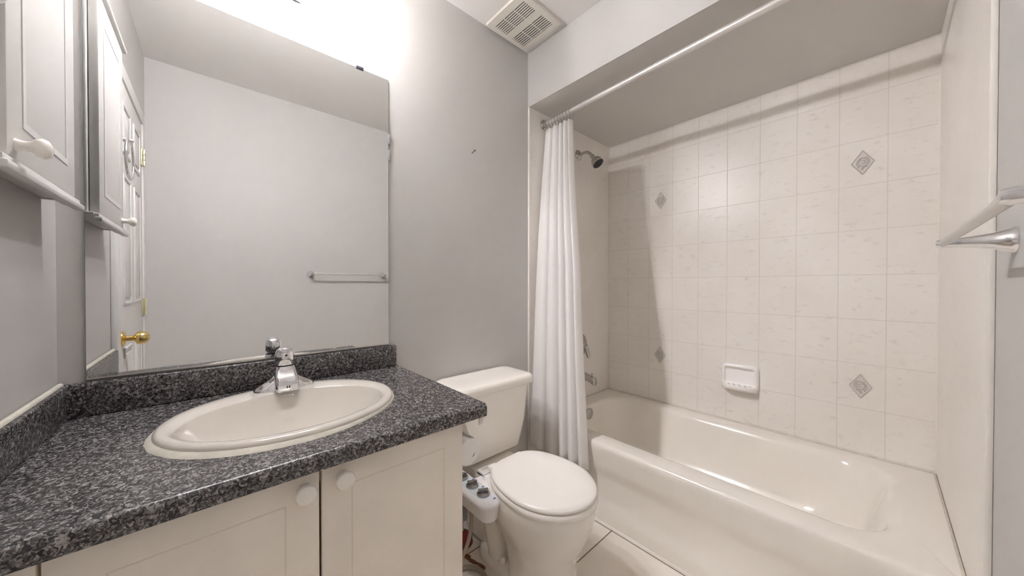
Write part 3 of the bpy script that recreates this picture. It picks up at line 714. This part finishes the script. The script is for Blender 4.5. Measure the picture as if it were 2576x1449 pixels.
MB().lathe([(0.028, 0.01), (0.027, 0.04), (0.022, 0.052), (0, 0.055)], (HX+0.015, W1, CAMZ-0.402), (0, -1, 0), 24).tube([(HX+0.015, W1-0.045, CAMZ-0.40), (HX+0.026, W1-0.055, CAMZ-0.435), (HX+0.034, W1-0.060, CAMZ-0.480)], [0.017, 0.015, 0.011], 14, 1).build('lever', 'dull', vv)
sp = thing('tub_spout', 'chrome tub spout with pull-up diverter above the bathtub rim', 'tub spout', (HX, W1, CAMZ-0.60))
def spr(y, hw, z0, z1): 
    return [(HX+hw*math.copysign(abs(cos(a))**0.7, cos(a)), W1-y, (z0+z1)/2+(z1-z0)/2*math.copysign(abs(sin(a))**0.7, sin(a))) for a in [2*pi*i/28 for i in range(28)]]
z = CAMZ-0.60
MB().rings([spr(0, 0.029, z-0.024, z+0.034), spr(0.012, 0.0285, z-0.024, z+0.034), spr(0.05, 0.026, z-0.024, z+0.027), spr(0.09, 0.0245, z-0.027, z+0.018), spr(0.108, 0.024, z-0.032, z+0.014), spr(0.128, 0.0225, z-0.044, z+0.008), spr(0.136, 0.020, z-0.046, z+0.001), spr(0.138, 0.016, z-0.044, z-0.006)]).build('spout', 'dull', sp, 50)
MB().lathe([(0.004, 0), (0.004, 0.012), (0.009, 0.014), (0.009, 0.019), (0.003, 0.021)], (HX, W1-0.112, z+0.011), (0, -0.2, 1), 16).build('diverter_knob', 'dull', sp)

# ================================================================== SOAP DISH
sd = thing('soap_dish', 'white ceramic soap dish on the tiled wall above the bathtub', 'soap dish', (XF, 0.523, CAMZ-0.51))
y0, y1, z0, z1 = 0.437, 0.611, CAMZ-0.582, CAMZ-0.440
def yz(x, a, b_, c, d, r): return [(x, p[0], p[1]) for p in rrect(a, b_, c, d, r, 0, 6, 6)]
mb = MB()
mb.rings([yz(XF, y0, y1, z0, z1, 0.022), yz(XF-0.012, y0, y1, z0, z1, 0.022), yz(XF-0.022, y0+0.003, y1-0.003, z0+0.003, z1-0.005, 0.022), yz(XF-0.025, y0+0.009, y1-0.009, z0+0.010, z1-0.012, 0.018),
          yz(XF-0.022, y0+0.016, y1-0.016, z0+0.03, z1-0.020, 0.014), yz(XF-0.008, y0+0.020, y1-0.020, z0+0.036, z1-0.026, 0.010)], False, True)
lip = []
for (dz, ext) in ((0.0, 0.030), (0.006, 0.058), (0.018, 0.070), (0.030, 0.068), (0.033, 0.060), (0.028, 0.050), (0.026, 0.006)):
    row = []
    for i in range(25):
        u = i/24; k = (1-abs(2*u-1)**5)
        row.append((XF-0.006-ext*(0.25+0.75*k), y0+0.004+(y1-y0-0.008)*u, z0+dz))
    lip.append(row)
mb.rings(lip, False, False, closed=False)
for e in (0, 24): mb.add([r_[e] for r_ in lip] + [(XF-0.005, lip[0][e][1], z0+0.03), (XF-0.005, lip[0][e][1], z0)], [tuple(range(len(lip)+2))])
mb.build('dish', 'ceramic', sd, 50)
rb = MB()
for k in range(5): rb.tube([(XF-0.018, y0+0.035+0.026*k, z0+0.0285), (XF-0.056, y0+0.035+0.026*k, z0+0.031)], [0.0045, 0.0055], 10)
rb.build('drip_ridges', 'ceramic', sd)

# ================================================================== TOWEL BAR (wall behind the camera)
BYW, BYT, BZ2 = YO, YO+0.083, CAMZ+0.084
tb2 = thing('towel_bar', 'chrome towel bar with flared posts on the painted wall by the tub', 'towel bar', (0.82, YO, BZ2))
for bx in (0.556, 1.090):
    MB().lathe([(0.0245, 0), (0.0245, 0.003), (0.021, 0.010), (0.0155, 0.025), (0.0115, 0.045), (0.0090, 0.065), (0.0085, 0.085), (0.0065, 0.091), (0, 0.0925)], (bx, YO, BZ2), (0, 1, 0), 28).build('post', 'chrome', tb2)
MB().tube([(0.556, BYT, BZ2), (1.088, BYT, BZ2)], 0.0068, 18).build('rail', 'satin', tb2)

# ================================================================== TOWEL RING (left wall)
tr = thing('towel_ring', 'chrome towel ring on the left wall beside the white wall cabinet', 'towel ring', (XL, 0.815, CAMZ+0.545))
RYW = 0.815; RZ2 = CAMZ+0.545
MB().lathe([(0.024, 0), (0.024, 0.004), (0.015, 0.014), (0.009, 0.035), (0.0085, 0.062), (0.006, 0.069), (0, 0.070)], (XL, RYW, RZ2), (1, 0, 0), 24).build('post', 'chrome', tr)
rp = [(XL+0.058, RYW+0.076*sin(2*pi*i/48), RZ2-0.070+0.076*cos(2*pi*i/48)) for i in range(49)]
MB().tube(rp, 0.0045, 12, 0, False).build('ring', 'chrome', tr)

# ================================================================== WALL CABINET (left wall)
wc = thing('wall_cabinet', 'white wooden wall cabinet with round knob on the left wall', 'cabinet', (XL, 1.08, CAMZ+0.17))
WZ0, WZ1 = CAMZ+0.175, CAMZ+0.85
MB().box(XL, XL+0.033, 0.885, 1.262, WZ0+0.021, WZ1-0.012, 0.002).build('case', 'white_wood', wc)
MB().box(XL+0.046, XL+0.062, 0.872, 1.275, WZ0, WZ0+0.014, 0.004).box(XL+0.030, XL+0.056, 0.876, 1.271, WZ0+0.010, WZ0+0.024, 0.003).box(XL, XL+0.046, 0.874, 0.884, WZ0+0.0185, WZ0+0.026, 0.002).box(XL, XL+0.046, 1.263, 1.273, WZ0+0.0185, WZ0+0.026, 0.002).build('bottom_moulding', 'white_wood', wc)
MB().box(XL, XL+0.062, 0.872, 1.275, WZ1-0.012, WZ1, 0.005).build('top_moulding', 'white_wood', wc)
wd = MB().box(XL+0.034, XL+0.053, 0.903, 1.245, WZ0+0.026, WZ1-0.02, 0.003)
for (a, b_, c, d) in ((0.958, 0.970, WZ0+0.085, WZ1-0.08), (1.178, 1.190, WZ0+0.085, WZ1-0.08), (0.970, 1.178, WZ0+0.085, WZ0+0.097), (0.970, 1.178, WZ1-0.092, WZ1-0.08)):
    wd.box(XL+0.052, XL+0.0545, a, b_, c, d)
wdo = wd.build('door', 'white_wood', wc)
MB().lathe([(0.010, 0), (0.008, 0.006), (0.008, 0.014), (0.014, 0.020), (0.0165, 0.027), (0.0135, 0.033), (0.006, 0.036), (0, 0.0365)], (XL+0.053, 0.932, CAMZ+0.225), (1, 0, 0), 32).build('knob', 'porcelain', wdo, 60)

# ================================================================== CEILING VENT
VX0, VX1, VY0, VY1 = 1.040, 1.312, 1.085, 1.348
vt = thing('ceiling_vent', 'ivory bathroom exhaust fan grille on the ceiling by the bulkhead', 'vent', ((VX0+VX1)/2, (VY0+VY1)/2, ZC))
v0, v1 = ZC-0.016, ZC-0.010
cov = MB()
gy0, gy1 = VY0+0.030, VY1-0.022
gA = (VX0+0.040, VX0+0.116); gB = (VX1-0.112, VX1-0.030)
cov.box(VX0, gA[0], VY0, VY1, v0, ZC-0.001, 0.0).box(gB[1], VX1, VY0, VY1, v0, ZC-0.001, 0.0).box(gA[1], gB[0], gy0, gy1, v0, v0+0.0015)
cov.box(gA[0], gB[1], VY0, gy0, v0, ZC-0.001, 0.0).box(gA[0], gB[1], gy1, VY1, v0, ZC-0.001, 0.0)
for g in (gA, gB):
    pitch = (g[1]-g[0]+0.0068)/7
    for k in range(1, 7): cov.box(g[0]+pitch*k-0.0068, g[0]+pitch*k, gy0, gy1, v0, v0+0.0015)
    for f in (1/3, 2/3): cov.box(g[0], g[1], gy0+(gy1-gy0)*f-0.002, gy0+(gy1-gy0)*f+0.002, v0+0.0008, v0+0.0022)
cov.build('grille', 'ivory', vt, 30)
MB().box(VX0+0.02, VX1-0.02, VY0+0.02, VY1-0.015, ZC-0.004, ZC-0.002).build('housing', 'slot', vt)  # thin black plate stands in for the shade behind the slots

# ================================================================== NAIL
tag(MB().tube([(0.965, YM, CAMZ+0.656), (0.968, YM-0.022, CAMZ+0.664)], 0.0016, 8).lathe([(0.004, 0), (0.004, 0.0015)], (0.968, YM-0.022, CAMZ+0.664), (0.1, -1, 0.3), 12).build('nail', 'steel'),
    'small dark nail sticking out of the grey wall above the toilet', 'nail')
